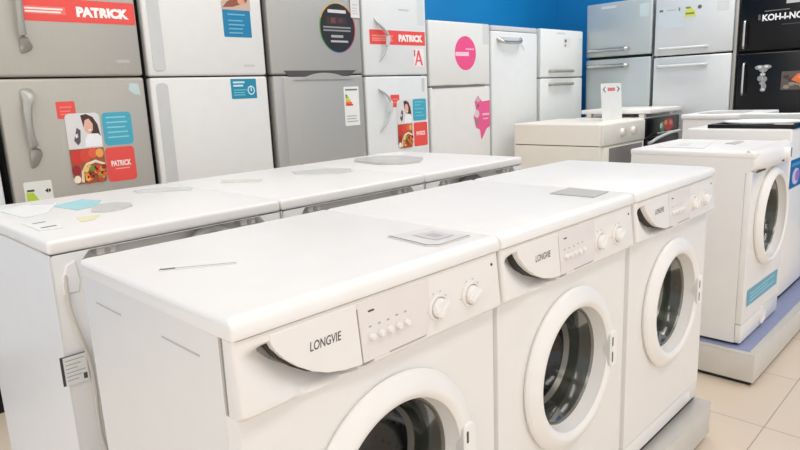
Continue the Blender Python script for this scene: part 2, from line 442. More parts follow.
# ------------------------------------------------------------------ second row: machines seen from behind (back faces +x)
def make_back_washer():
    t = empty('washing_machine', (0, 0, ZP)); W2, H2, D2 = .597, .858, .70
    b = MB()
    b.box(-D2, -.004, 0, .004, .012, .825, COOLW); b.box(-D2, -.004, W2 - .004, W2, .012, .825, COOLW)
    b.box(-D2, -D2 + .004, .004, W2 - .004, .012, .825, COOLW); b.box(-D2, -.01, .004, W2 - .004, .012, .02, COOLW)
    b.box(-D2, -.06, .004, W2 - .004, .815, .825, COOLW)
    b.build('cabinet', t)
    MB().box(-D2 - .006, .002, -.001, W2 + .001, .826, H2, LIDW, .009, 3).build('lid', t)
    outer = rr(.003, .014, W2 - .003, .825, .006, 3)
    inner = [(.085, .06), (.53, .06), (.56, .10), (.56, .785), (.53, .8235), (.082, .8235), (.062, .80), (.062, .745), (.085, .715)]
    # rim with chamfered opening: two rings bridged
    n = 120
    def resample(poly):
        P = [Vector(p) for p in poly]; L = [(P[(i + 1) % len(P)] - P[i]).length for i in range(len(P))]; tot = sum(L); out = []
        for k in range(n):
            s_ = tot * k / n; i = 0
            while s_ > L[i]: s_ -= L[i]; i += 1
            out.append(P[i].lerp(P[(i + 1) % len(P)], s_ / L[i]))
        return out
    cyy, czz = .31, .44
    def ray_out(poly, ang):
        d = Vector((math.cos(ang), math.sin(ang))); best = None; c0 = Vector((cyy, czz))
        for i in range(len(poly)):
            a = Vector(poly[i]) - c0; e = Vector(poly[(i + 1) % len(poly)]) - c0 - a
            den = d.x * e.y - d.y * e.x
            if abs(den) < 1e-9: continue
            tt = (a.x * e.y - a.y * e.x) / den; uu = (a.x * d.y - a.y * d.x) / den
            if tt > 0 and -1e-6 <= uu <= 1 + 1e-6 and (best is None or tt > best): best = tt
        return tuple(c0 + d * best)
    angs = sorted(set([2 * PI * k / n for k in range(n)] + [math.atan2(p[1] - czz, p[0] - cyy) % (2 * PI) for p in inner + outer]))
    A = [ray_out(outer, a) for a in angs]; B = [ray_out(inner, a) for a in angs]; n2 = len(angs)
    V = [(-.001, *p) for p in A] + [(-.001, *p) for p in B] + [(-.047, *p) for p in B]
    F = []
    for i in range(n2):
        j = (i + 1) % n2; F += [[i, j, n2 + j, n2 + i], [n2 + i, n2 + j, 2 * n2 + j, 2 * n2 + i]]
    MB().add(V, F, COOLW).build('back_frame', t)
    MB().box(-.052, -.046, .05, .57, .04, .8245, RECESS).build('back_panel', t)
    # pressed corner lug and stiffening ribs on the left flange
    MB().prism([(.018, .735), (.05, .735), (.056, .76), (.05, .808), (.03, .80), (.018, .77)], FX(0), -.002, .004, COOLW, bev=.003).build('corner_lug', t)
    MB().prism([(.568, .775), (.585, .75), (.592, .79), (.575, .812)], FX(0), -.002, .004, COOLW, bev=.002).build('corner_lug', t)
    for y in (.125, .50):
        q = MB().prism(rr(y - .022, .803, y + .022, .822, .005), FX(0), -.046, -.012, BRACKET, bev=.003)
        q.tube([(-.012, y, .812), (-.006, y, .812)], .006, CHROME, 10)
        q.build('transit_bracket', t)
    return t
def drain_hose(t, y0, y1, m):
    P = []
    for k in range(25):
        a = k / 24; P.append((-.026, y0 + (y1 - y0) * a, .60 + .212 * math.sin(PI * a) ** .55))
    MB().tube(P, .0115, m, 12).build('drain_hose', t)
CORDP = [(-.004, .03, .79), (.006, .022, .76), (.010, .022, .70), (.012, .034, .64), (.012, .046, .58), (.011, .050, .52), (.011, .046, .45), (.012, .046, .38), (.012, .062, .30), (.012, .082, .2), (.01, .09, .1), (.01, .09, .03)]
def smooth_path(P, it=2):
    P = [Vector(p) for p in P]
    for _ in range(it):
        Q = [P[0]]
        for a, b in zip(P[:-1], P[1:]): Q += [a.lerp(b, .25), a.lerp(b, .75)]
        P = Q + [P[-1]]
    return P
b1 = make_back_washer(); b1.location = (-.727, 0, ZP)
b2 = copy_tree(b1); b2.location = (-.727, .602, ZP)
b3 = copy_tree(b1); b3.location = (-.727, 1.204, ZP)
MB().tube(smooth_path(CORDP), .0045, CORD, 8).build('power_cord', b1)
LO = -.014
lb = MB().face(quad(LO, .53, LO + .055, .60), FX(0), .0072, PAPER)
for i, z in enumerate((.588, .578, .569, .560, .551, .542)): lb.face(quad(LO + .010, z - .0012, LO + .05 - .008 * (i % 3), z + .0008), FX(0), .0074, flat((176, 174, 172)))
lb.face(quad(LO, .532, LO + .006, .598), FX(0), .0075, flat((70, 68, 70))); lb.face(quad(LO + .044, .536, LO + .052, .55), FX(0), .0075, flat((80, 78, 80))); lb.face(quad(LO, .5965, LO + .055, .5995), FX(0), .0075, flat((110, 108, 110)))
lb.build('rating_label', b1, smooth=0)['label'] = 'white rating label with small dark print'
drain_hose(b1, .26, .53, HOSE); drain_hose(b3, .12, .45, mat('hose_dark', (120, 118, 115), .5, bump=.4, scale=60))
G2 = 'washing machines standing with their backs to the near row'
tag(b1, 'white machine seen from behind at the left edge, rating label and cord on its back', 'washing machine', G2)
tag(b2, 'white machine seen from behind, middle of the back-turned row', 'washing machine', G2)
tag(b3, 'white machine seen from behind, far end of the back-turned row by the cream stove', 'washing machine', G2)

# ------------------------------------------------------------------ refrigerators
def fridge(name, x, y, w, h, seam, m, rz=0, depth=.64, plinth_h=.05, side=None, gap=.007, cap=None, bev=.012, kick=None):
    """local frame: face x=0, y 0..w, z absolute. Returns root, doors"""
    t = empty(name, (x, y, 0), rz); side = side or m
    b = MB().box(-depth, -.062, .004, w - .004, plinth_h, h - .008, side, .008)
    b.build('cabinet', t)
    MB().box(-depth + .03, -.075, .02, w - .02, 0, plinth_h, kick or DARK).build('base', t)
    MB().box(-.064, -.05, .012, w - .012, plinth_h + .015, h - .015, DARK).build('gasket', t)
    doors = []
    zz = [plinth_h + .008, h] if seam is None else [seam + gap / 2, h, plinth_h + .008, seam - gap / 2]
    for i in range(0, len(zz), 2):
        doors.append(MB().box(-.054, 0, 0, w, zz[i], zz[i + 1], m, bev, 3).build('door', t))
    return t, doors
def bow_handle(parent, pts, m, name='handle', n=10):
    """pts: (y, z, out, half_width, half_thickness)"""
    P = []; R = []
    q = smooth_path([(o, y, z) for y, z, o, a, c in pts]); 
    wq = smooth_path([(a, c, 0) for y, z, o, a, c in pts])
    return MB().tube(q, [(v.x, v.y) for v in wq], m, 12).build(name, parent)
def hbar(parent, y0, y1, z, m, r=.012, out=.035, name='handle'):
    b = MB().tube(smooth_path([(-.002, y0, z), (out * .9, y0 + .006, z), (out, y0 + .03, z), (out, y1 - .03, z), (out * .9, y1 - .006, z), (-.002, y1, z)]), r, m, 12)
    return b.build(name, parent)
def vbar(parent, y, z0, z1, m, r=.009, out=.035, name='handle'):
    b = MB().tube(smooth_path([(-.002, y, z0), (out * .9, y, z0 + .006), (out, y, z0 + .03), (out, y, z1 - .03), (out * .9, y, z1 - .006), (-.002, y, z1)]), r, m, 12)
    return b.build(name, parent)
RED = (238, 82, 74); TEAL = (70, 172, 196); SKYB = (18, 128, 172); PINK = (240, 84, 140)
GF = 'refrigerators along the blue back wall'
XF = -2.2

def photo_items(y0, z0, y1, z1):
    """a printed photograph: a dark-haired woman in white above a basket of fruit"""
    w, h = y1 - y0, z1 - z0; U = lambda a: y0 + a * w; V = lambda a: z0 + a * h
    P = lambda pts: [(U(a), V(b)) for a, b in pts]
    it = [('poly', rr(y0, z0, y1, z1, .02), (226, 224, 222)),
          ('poly', P([(.45, .97), (.62, .985), (.8, .94), (.92, .83), (.97, .66), (.86, .62), (.72, .70), (.5, .80)]), (72, 44, 40)),
          ('poly', P([(.5, .80), (.56, .90), (.68, .92), (.78, .84), (.76, .75), (.66, .70), (.55, .73)]), (232, 182, 160)),
          ('poly', P([(.62, .76), (.72, .775), (.70, .752), (.64, .745)]), (250, 244, 240)),
          ('poly', P([(.48, .52), (.96, .52), (1, .64), (.9, .70), (.72, .705), (.58, .70), (.5, .62)]), (246, 246, 248)),
          ('poly', P([(.18, .62), (.30, .80), (.40, .76), (.36, .60), (.28, .55)]), (92, 82, 92)),
          ('poly', P([(.22, .70), (.30, .72), (.31, .67), (.24, .65)]), (230, 226, 222)),
          ('poly', P([(.0, .1), (.1, .0), (.95, .0), (1, .08), (1, .5), (.0, .5)]), (168, 88, 56))]
    rnd = random.Random(5)
    cols = [(214, 58, 48), (226, 74, 54), (240, 150, 52), (246, 190, 78), (150, 40, 40), (246, 206, 120), (222, 108, 52), (120, 150, 60)]
    big = [(.2, .38, .19, (214, 58, 48)), (.44, .40, .17, (222, 74, 58)), (.66, .43, .14, (232, 96, 66)), (.86, .42, .12, (240, 168, 84)), (.12, .2, .13, (160, 44, 44)), (.12, .07, .1, (250, 236, 214))]
    for a, b, r, c in big: it.append(('poly', ell(U(a), V(b), r * w * .98, r * h * .55, 16), c))
    it.append(('poly', P([(.22, .02), (.26, .18), (.42, .29), (.7, .33), (.98, .27), (.98, .235), (.7, .29), (.45, .25), (.33, .16), (.31, .02)]), (244, 226, 196)))
    for k in range(24):
        a, b = rnd.uniform(.38, .95), rnd.uniform(.03, .24); it.append(('poly', ell(U(a), V(b), .075 * w, .038 * h, 10), rnd.choice(cols)))
    for k in range(6):
        a, b = rnd.uniform(.35, .95), rnd.uniform(.04, .24); it.append(('poly', ell(U(a), V(b), .03 * w, .02 * h, 8), (70, 34, 30)))
    return it
def lines(y0, y1, zs, h, c, ragged=.2, seed=1):
    r = random.Random(seed); return [('poly', quad(y0, z, y1 - (y1 - y0) * r.uniform(0, ragged), z + h), c) for z in zs]
def sq(y0, z0, y1, z1, c, r=.02): return ('poly', rr(y0, z0, y1, z1, r), c)
def energy_label(d, y0, z0, y1, z1):
    it = [sq(y0, z0, y1, z1, (240, 240, 236), .006)]; w, h = y1 - y0, z1 - z0
    for k, c in enumerate([(46, 150, 80), (120, 190, 70), (226, 220, 70), (240, 180, 60), (232, 110, 60), (214, 60, 50)]):
        z = z1 - h * (.2 + .048 * k); it.append(('poly', [(y0 + w * .1, z - h * .046), (y0 + w * (.2 + .07 * k), z - h * .046), (y0 + w * (.24 + .07 * k), z - h * .023), (y0 + w * (.2 + .07 * k), z), (y0 + w * .1, z)], c))
    it.append(('poly', quad(y0 + w * .1, z1 - h * .1, y1 - w * .1, z1 - h * .06), (120, 120, 120)))
    it += lines(y0 + w * .12, y1 - w * .12, [z0 + h * a for a in (.1, .17, .24)], h * .018, (160, 160, 158))
    return sticker('energy_label', d, it)

# f0: sliver of a white fridge at the very left
t, d = fridge('refrigerator', XF, -.345, .625, 1.72, 1.30, FRW, kick=BLACKG, plinth_h=.27)
tag(t, 'white refrigerator, only a sliver at the left edge beside the steel fridge', 'refrigerator', GF)

# f1: beige steel with red banner
y0 = .315; w = .60
t, d = fridge('refrigerator', XF, y0, w, 1.93, 1.402, STEEL, side=mat('dark_side', (60, 60, 58), .5))
tag(t, 'brushed steel refrigerator with a red banner and fruit photo stickers, leftmost large', 'refrigerator', GF)
o = lambda y: y - y0
bow_handle(d[0], [(o(.425), 1.85, -.01, .016, .006), (o(.425), 1.82, .03, .018, .007), (o(.432), 1.72, .045, .013, .008), (o(.427), 1.62, .045, .012, .008), (o(.43), 1.56, .034, .016, .007), (o(.445), 1.52, .012, .024, .006), (o(.437), 1.50, -.006, .018, .005)], HANDLE)
bow_handle(d[1], [(o(.418), 1.36, -.006, .02, .005), (o(.418), 1.34, .014, .026, .006), (o(.405), 1.29, .034, .018, .007), (o(.398), 1.22, .045, .013, .008), (o(.402), 1.15, .042, .014, .008), (o(.416), 1.09, .026, .024, .007), (o(.408), 1.05, .008, .018, .006), (o(.402), 1.035, -.006, .010, .005)], HANDLE)
it = [sq(o(.448), 1.628, o(.908), 1.722, RED, .006)] + lines(o(.458), o(.61), [1.676, 1.660], .007, (250, 226, 220), .1)
it.append(('poly', quad(o(.456), 1.656, o(.615), 1.688), (240, 120, 108)))
it += lines(o(.46), o(.606), [1.674, 1.662], .007, (252, 236, 230), .08)
it.append(('text', 'PATRICK', (o(.658), 1.651, o(.880), 1.694), (255, 246, 242), .07))
sticker('banner_sticker', d[0], it, label='red banner sticker with white lettering')
sticker('badge', d[0], [sq(o(.80), 1.462, o(.86), 1.476, (190, 187, 180), .005)])
sticker('promotion_sticker', d[1], [sq(o(.522), 1.230, o(.598), 1.302, RED, .006)] + lines(o(.535), o(.585), [1.275, 1.258, 1.245], .006, (245, 130, 120)), label='small red square sticker')
it = photo_items(o(.548), .945, o(.692), 1.250)
sticker('photo_sticker', d[1], it, base=.002, label='photo sticker of a woman and a basket of fruit')
it = [sq(o(.702), 1.101, o(.833), 1.247, TEAL, .018)] + lines(o(.72), o(.815), [1.222, 1.20, 1.178, 1.156, 1.134], .006, (150, 212, 226), .35, 4)
sticker('information_sticker', d[1], it, label='light blue rounded sticker with white print')
it = [sq(o(.696), .937, o(.828), 1.092, RED, .018), ('text', 'PATRICK', (o(.718), 1.006, o(.808), 1.032), (255, 238, 232), .04)] + lines(o(.735), o(.80), [.992], .005, (250, 170, 160))
sticker('brand_sticker', d[1], it, label='red rounded sticker with white lettering')
it = [sq(o(.352), .885, o(.46), .980, (232, 232, 224), .008), ('poly', [(o(.358), .888), (o(.41), .888), (o(.384), .935), (o(.358), .935)], (186, 212, 62)), ('poly', quad(o(.362), .938, o(.39), .947), (70, 80, 66)), ('poly', [(o(.43), .936), (o(.442), .946), (o(.442), .926)], (40, 40, 40)), ('poly', quad(o(.444), .93, o(.452), .942), (40, 40, 40))]
sticker('energy_label', d[1], it)
sticker('corner_sticker', d[1], [('poly', [(o(.838), 1.345), (o(.845), 1.374), (o(.885), 1.370), (o(.892), 1.318), (o(.86), 1.325)], (196, 214, 212))])

# f2: white with recessed grip strip and blue stickers
y0 = .945; w = .645
t, d = fridge('refrigerator', XF, y0, w, 1.93, 1.399, FRW2, side=mat('dark_side', (60, 60, 58), .5))
tag(t, 'white refrigerator with two blue stickers, between the two steel fridges', 'refrigerator', GF)
GRIP = mat('grip_strip_grey', (206, 207, 205), .4, var=.02)
for dd, za, zb in ((d[0], 1.425, 1.92), (d[1], .62, 1.372)):
    MB().prism(rr(o(.985) if False else .022, za, .082, zb, .022), FX(0), -.002, .004, GRIP, bev=.0025).build('grip_strip', dd)
it = [sq(o(1.356), 1.592, o(1.518), 1.725, SKYB, .004), ('poly', quad(o(1.353), 1.725, o(1.522), 1.80), (206, 180, 164)), ('poly', [(o(1.36), 1.735), (o(1.42), 1.74), (o(1.50), 1.765), (o(1.515), 1.79), (o(1.44), 1.79), (o(1.39), 1.765)], (150, 84, 60)), ('poly', [(o(1.353), 1.76), (o(1.38), 1.79), (o(1.353), 1.80)], (240, 236, 230)), ('poly', ell(o(1.47), 1.768, .022, .014, 12), (224, 160, 130))]
it += lines(o(1.385), o(1.50), [1.70, 1.67, 1.65, 1.63, 1.61], .006, (120, 190, 214), .5, 3)
sticker('promotion_sticker', d[0], it, label='blue sticker below a photo strip')
it = [sq(o(1.366), 1.283, o(1.518), 1.384, (24, 140, 172), .004)] + lines(o(1.38), o(1.45), [1.362, 1.345], .009, (210, 234, 240), .2) + lines(o(1.38), o(1.46), [1.325, 1.312, 1.30], .005, (120, 196, 214), .2)
it += [('poly', ell(o(1.484), 1.325, .022, .024, 20), (214, 236, 240)), ('poly', ell(o(1.484), 1.325, .016, .018, 20), (24, 140, 172)), ('poly', quad(o(1.481), 1.32, o(1.487), 1.345), (214, 236, 240))]
sticker('feature_sticker', d[1], it, label='blue sticker with a white round symbol')
sticker('badge', d[0], [sq(o(1.455), 1.445, o(1.52), 1.456, (206, 206, 203), .004)])

# f3: grey steel with a round black sticker
y0 = 1.625; w = .665
t, d = fridge('refrigerator', XF, y0, w, 1.95, 1.400, STEEL2, side=mat('grey_side', (92, 92, 90), .5))
tag(t, 'grey steel refrigerator with a round black rainbow-edged sticker', 'refrigerator', GF)
MB().prism([(o(1.70), 1.424), (o(1.735), 1.392), (o(2.18), 1.392), (o(2.235), 1.424)], FX(0), -.004, .0012, DKGREY).build('recess_dark_strip', d[1])
lp = []
for k in range(13):
    a = k / 12; lp.append((o(1.83 + .31 * a), 1.380 + .030 * math.sin(PI * a) ** .7))
MB().prism([(o(1.76), 1.372), (o(2.2), 1.372)] + lp[::-1], FX(0), -.002, .006, STEEL2, bev=.002).build('handle_lip', d[1])
MB().box(-.03, .002, .002, .07, .3, 1.392, STEEL2, .003).build('edge_trim', d[1])
cy, cz = o(2.108), 1.665
it = []
for k, c in enumerate([(226, 190, 60), (110, 170, 80), (50, 150, 110), (60, 110, 170), (180, 70, 130), (226, 80, 70), (236, 130, 60), (226, 190, 60)]):
    a0 = PI + k * 2 * PI / 8 - .4; it.append(('poly', [(cy, cz)] + [(cy + .138 * math.cos(a0 - q * 2 * PI / 8 / 6), cz + .141 * math.sin(a0 - q * 2 * PI / 8 / 6)) for q in range(7)][::-1], c))
it.append(('poly', ell(cy, cz, .131, .136, 48), (36, 34, 36)))
it += lines(cy - .07, cy + .075, [cz + .083], .018, (214, 214, 214), .05, 2)
it += [('poly', quad(cy - .085, cz + .02, cy + .07, cz + .06), (62, 42, 40)), ('poly', quad(cy - .05, cz + .025, cy - .015, cz + .055), (110, 66, 60)), ('poly', quad(cy + .01, cz + .03, cy + .04, cz + .052), (96, 56, 52))]
it += lines(cy - .11, cy + .11, [cz - .002, cz - .02], .009, (150, 150, 150), .08, 5) + lines(cy - .055, cy + .04, [cz - .055], .014, (176, 176, 176), .05, 6) + lines(cy - .06, cy + .075, [cz - .082], .011, (190, 190, 190), .05, 7)
sticker('round_sticker', d[0], it, label='round black sticker with a rainbow edge and grey lettering lines')
sticker('price_label', d[0], [sq(o(2.212), 1.728, o(2.283), 1.85, (226, 226, 224), .003)] + lines(o(2.225), o(2.27), [1.75, 1.765, 1.78, 1.80], .004, (190, 190, 190)), base=.0048)
energy_label(d[1], o(2.125), 1.095, o(2.245), 1.328)

# f4: white with red banner and stickers
y0 = 2.31; w = .575
t, d = fridge('refrigerator', XF, y0, w, 1.93, 1.388, FRW, side=mat('grey_side', (92, 92, 90), .5))
tag(t, 'white refrigerator with a thin red banner and bow handles, right of the grey steel fridge', 'refrigerator', GF)
sticker('banner_sticker', d[0], [sq(o(2.36), 1.580, o(2.868), 1.668, RED, .004)] + lines(o(2.38), o(2.57), [1.628, 1.612, 1.60], .009, (246, 150, 140), .15, 3) + [('text', 'PATRICK', (o(2.615), 1.601, o(2.845), 1.646), (255, 242, 238), .075)], label='red banner sticker with white lettering')
bow_handle(d[0], [(o(2.412), 1.735, -.004, .012, .006), (o(2.425), 1.70, .02, .018, .006), (o(2.485), 1.645, .034, .020, .007), (o(2.49), 1.60, .036, .016, .007), (o(2.468), 1.53, .028, .014, .006), (o(2.44), 1.475, -.004, .009, .005)], HANDLEW)
bow_handle(d[1], [(o(2.42), 1.31, -.004, .014, .006), (o(2.44), 1.29, .02, .02, .006), (o(2.49), 1.235, .034, .018, .007), (o(2.485), 1.17, .036, .016, .007), (o(2.45), 1.09, .028, .014, .006), (o(2.415), 1.035, -.004, .009, .005)], HANDLEW)
it = [('poly', quad(o(2.752), 1.444, o(2.85), 1.56), (248, 238, 236)), ('poly', [(o(2.762), 1.452), (o(2.775), 1.452), (o(2.80), 1.52), (o(2.825), 1.452), (o(2.842), 1.452), (o(2.808), 1.55), (o(2.793), 1.55)], (236, 92, 98)), ('poly', quad(o(2.785), 1.477, o(2.818), 1.488), (236, 92, 98)), ('poly', quad(o(2.755), 1.51, o(2.768), 1.553), (200, 96, 104))]
sticker('energy_mark_sticker', d[0], it, label='small white sticker with a red letter A')
sticker('price_label', d[0], [sq(o(2.80), 1.71, o(2.862), 1.88, (216, 222, 220), .003)])
sticker('badge', d[0], [sq(o(2.62), 1.793, o(2.72), 1.803, (200, 202, 200), .004)])
sticker('edge_label', d[1], [sq(o(2.822), 1.28, o(2.848), 1.37, (206, 208, 206), .006)])
sticker('promotion_sticker', d[1], [sq(o(2.518), 1.188, o(2.60), 1.268, RED, .006)] + lines(o(2.535), o(2.585), [1.235, 1.215], .008, (246, 140, 130)), label='small red square sticker')
it = photo_items(o(2.572), .918, o(2.712), 1.232)
sticker('photo_sticker', d[1], it, base=.002, label='photo sticker of a woman and fruit')
sticker('information_sticker', d[1], [sq(o(2.725), 1.09, o(2.858), 1.234, TEAL, .012)] + lines(o(2.745), o(2.84), [1.21, 1.19, 1.165, 1.14, 1.12], .007, (120, 200, 218), .4, 8), label='light blue rounded sticker')
sticker('brand_sticker', d[1], [sq(o(2.728), .918, o(2.864), 1.078, RED, .012), ('text', 'PATRICK', (o(2.752), .99, o(2.842), 1.018), (255, 238, 232), .04)], label='red rounded sticker with white lettering')

# f5: white, round pink sticker
y0 = 2.912; w = .683
t, d = fridge('refrigerator', XF, y0, w, 1.752, 1.308, FRW2)
tag(t, 'white refrigerator with a round pink sticker and a pink ragged one below', 'refrigerator', GF)
MB().prism([(o(2.93), 1.296), (o(3.53), 1.303), (o(3.53), 1.313), (o(3.42), 1.318), (o(3.28), 1.310), (o(3.08), 1.316), (o(2.93), 1.308)], FX(0), -.004, .002, mat('slit_brown_grey', (120, 116, 108), .5)).build('handle_slit', d[1])
cy, cz = o(3.303), 1.538
sticker('round_sticker', d[0], [('poly', ell(cy, cz, .122, .119, 40), PINK)] + lines(cy - .0, cy + .1, [cz + .024], .01, (250, 180, 206), .05) + lines(cy - .115, cy + .04, [cz - .02], .028, (252, 206, 222), .05, 3), label='round pink sticker with pale lettering lines')
sticker('price_label', d[0], [sq(o(3.51), 1.605, o(3.582), 1.75, (214, 216, 214), .003)])
it = [('poly', [(o(3.40), 1.19), (o(3.44), 1.235), (o(3.49), 1.19), (o(3.585), 1.195), (o(3.59), 1.0), (o(3.545), .985), (o(3.49), .915), (o(3.475), .905), (o(3.46), .98), (o(3.41), 1.0), (o(3.385), 1.08), (o(3.415), 1.13)], (236, 92, 146))]
it += [('poly', ell(o(3.44), 1.205, .028, .02, 10), (206, 170, 178)), ('poly', ell(o(3.425), 1.10, .03, .03, 10), (226, 206, 206)), ('poly', ell(o(3.425), 1.04, .022, .026, 10), (150, 130, 130)), ('poly', ell(o(3.44), 1.16, .016, .016, 8), (130, 110, 116)), ('poly', quad(o(3.49), 1.085, o(3.575), 1.10), (250, 190, 212)), ('poly', quad(o(3.5), 1.055, o(3.56), 1.065), (250, 190, 212))]
sticker('ragged_sticker', d[1], it, label='pink irregular sticker with flower-like grey spots')

# f6: single-door upright
y0 = 3.622; w = .632
t, d = fridge('refrigerator', XF, y0, w, 1.708, None, FRW)
tag(t, 'white single-door upright fridge with a wide grip handle at the top', 'refrigerator', GF)
MB().box(-.6, -.002, .002, w - .002, 1.71, 1.748, mat('top_cap_grey', (206, 207, 210), .4), .008).build('top_cap', t)
h_ = MB().tube(smooth_path([(.0, o(3.69), 1.655), (.03, o(3.71), 1.63), (.04, o(3.75), 1.622), (.04, o(3.93), 1.626), (.03, o(3.98), 1.635), (.0, o(4.0), 1.66)]), [(.012, .014)] * 21 if False else .013, CHROME, 12)
h_.prism(rr(o(3.69), 1.632, o(4.02), 1.668, .01), FX(0), -.002, .008, HANDLEW, bev=.003); h_.build('handle', d[0])
sticker('hanging_tag', d[0], [('poly', [(o(4.0), 1.63), (o(4.05), 1.60), (o(4.07), 1.56), (o(4.03), 1.585)], (206, 206, 204))])

# f7: white with two small grips
y0 = 4.312; w = .70
t, d = fridge('refrigerator', XF, y0, w, 1.752, 1.350, FRW)
tag(t, 'white refrigerator with two small silver bow grips, in the corner under the blue wall', 'refrigerator', GF)
hbar(d[0], o(4.44), o(4.80), 1.405, HANDLE, .013, .034); hbar(d[1], o(4.44), o(4.80), 1.295, HANDLE, .013, .034)
sticker('price_label', d[0], [sq(o(4.67), 1.60, o(4.79), 1.685, (222, 224, 222), .003), ('poly', quad(o(4.69), 1.648, o(4.725), 1.672), (96, 100, 100)), ('poly', quad(o(4.69), 1.612, o(4.715), 1.632), (170, 110, 100))])
sticker('hinge_label', d[0], [sq(o(4.94), 1.585, o(5.0), 1.69, (210, 218, 222), .003)])
sticker('badge', d[0], [sq(o(4.56), 1.715, o(4.70), 1.728, (206, 208, 208), .005)])

# f8..f10 stand against the right wall, facing the camera (-y)
YF = 5.055; RZ = -PI / 2; GR = 'refrigerators along the right wall'
x0 = -2.19; w = .60; o = lambda x: x - x0
t, d = fridge('refrigerator', x0, YF, w, 1.975, 1.505, SILVERB, RZ, side=SILVERB, gap=.022)
tag(t, 'tall blue-grey silver refrigerator with bar handles, in the far corner', 'refrigerator', GR)
hbar(d[0], o(-2.16), o(-1.79), 1.573, CHROME, .017, .036); hbar(d[1], o(-2.16), o(-1.79), 1.433, CHROME, .017, .036)
sticker('corner_label', d[0], [sq(o(-1.70), 1.825, o(-1.62), 1.93, (190, 206, 208), .003)])
sticker('badge', d[0], [sq(o(-2.05), 1.925, o(-1.91), 1.945, (206, 212, 212), .006)])
x0 = -1.565; w = .615
t, d = fridge('refrigerator', x0, YF, w, 1.99, 1.483, SILVERL, RZ, side=mat('grey_side', (92, 92, 90), .5), gap=.012)
tag(t, 'tall pale silver refrigerator with a white notice on its upper door', 'refrigerator', GR)
hbar(d[0], o(-1.52), o(-1.14), 1.54, HANDLEW, .013, .036); hbar(d[1], o(-1.52), o(-1.14), 1.40, HANDLEW, .013, .036)
it = [sq(o(-1.545), 1.705, o(-1.325), 1.868, (196, 206, 210), .004), ('poly', quad(o(-1.53), 1.84, o(-1.50), 1.858), (100, 104, 106)), ('poly', quad(o(-1.375), 1.835, o(-1.362), 1.862), (110, 112, 116))] + lines(o(-1.47), o(-1.39), [1.845], .008, (170, 176, 178))
sticker('notice', d[0], it, label='pale notice sheet')
it = [('poly', [(o(-1.322), 1.78), (o(-1.238), 1.78), (o(-1.25), 1.83), (o(-1.285), 1.862), (o(-1.322), 1.83)], (206, 204, 90)), ('poly', quad(o(-1.318), 1.80, o(-1.25), 1.815), (110, 140, 70)), ('poly', quad(o(-1.318), 1.845, o(-1.28), 1.86), (96, 140, 90))]
sticker('energy_label', d[0], it, label='small yellow and green label')
sticker('magnet', d[0], [('poly', ell(o(-1.21), 1.85, .016, .016, 12), (96, 92, 96))])
sticker('corner_label', d[0], [sq(o(-1.08), 1.80, o(-.99), 1.91, (206, 210, 208), .003)])
MB().box(-.2, -.01, w + .004, w + .028, .06, 1.98, HANDLE, .002).build('side_trim', t)
x0 = -.905; w = .66
t, d = fridge('refrigerator', x0, YF, w, 1.95, 1.468, BLACKG, RZ, side=BLACKG, gap=.01)
tag(t, 'glossy black refrigerator with white lettering at the right edge', 'refrigerator', GR)
vbar(d[0], o(-.862), 1.495, 1.705, CHROME, .008, .036); vbar(d[1], o(-.850), 1.145, 1.392, CHROME, .008, .036)
sticker('lettering', d[0], [('text', 'KOH-I-NOOR', (o(-.752), 1.69, o(-.40), 1.738), (236, 236, 236), .035), ('poly', quad(o(-.74), 1.757, o(-.575), 1.764), (110, 110, 110)), ('poly', quad(o(-.60), 1.80, o(-.47), 1.822), (190, 190, 190)), ('poly', quad(o(-.78), 1.70, o(-.765), 1.74), (90, 90, 90)), ('poly', quad(o(-.62), 1.652, o(-.42), 1.66), (50, 50, 52))], label='white brand lettering')
it = []
for a, b, ra, rb in ((-.745, 1.352, .035, .018), (-.70, 1.355, .035, .016), (-.72, 1.335, .03, .02), (-.722, 1.30, .02, .015), (-.74, 1.27, .018, .02), (-.705, 1.265, .016, .02), (-.72, 1.235, .022, .015), (-.705, 1.21, .014, .02), (-.715, 1.185, .02, .014)): it.append(('poly', ell(o(a), b, ra, rb, 12), (150, 150, 152)))
for a, b in ((-.745, 1.355), (-.70, 1.358), (-.722, 1.30), (-.715, 1.188)): it.append(('poly', ell(o(a), b, .015, .009, 10), (224, 224, 224)))
it.append(('poly', quad(o(-.726), 1.18, o(-.718), 1.34), (180, 180, 180)))
sticker('floral_decal', d[1], it, label='pale flower decal')
it = [sq(o(-.595), 1.18, o(-.36), 1.315, (96, 84, 76), .004)]
rnd = random.Random(3)
for k in range(20): it.append(('poly', ell(o(rnd.uniform(-.57, -.39)), rnd.uniform(1.2, 1.295), .022, .014, 10), rnd.choice([(210, 206, 200), (226, 110, 60), (60, 52, 48), (150, 140, 130), (236, 160, 120)])))
it += [('poly', [(o(-.53), 1.25), (o(-.49), 1.295), (o(-.42), 1.30), (o(-.37), 1.27), (o(-.40), 1.235), (o(-.47), 1.23)], (232, 118, 66)), ('poly', [(o(-.49), 1.27), (o(-.43), 1.285), (o(-.39), 1.268), (o(-.43), 1.255)], (246, 186, 150))]
sticker('photo_sticker', d[1], it, label='orange and grey photo sticker')

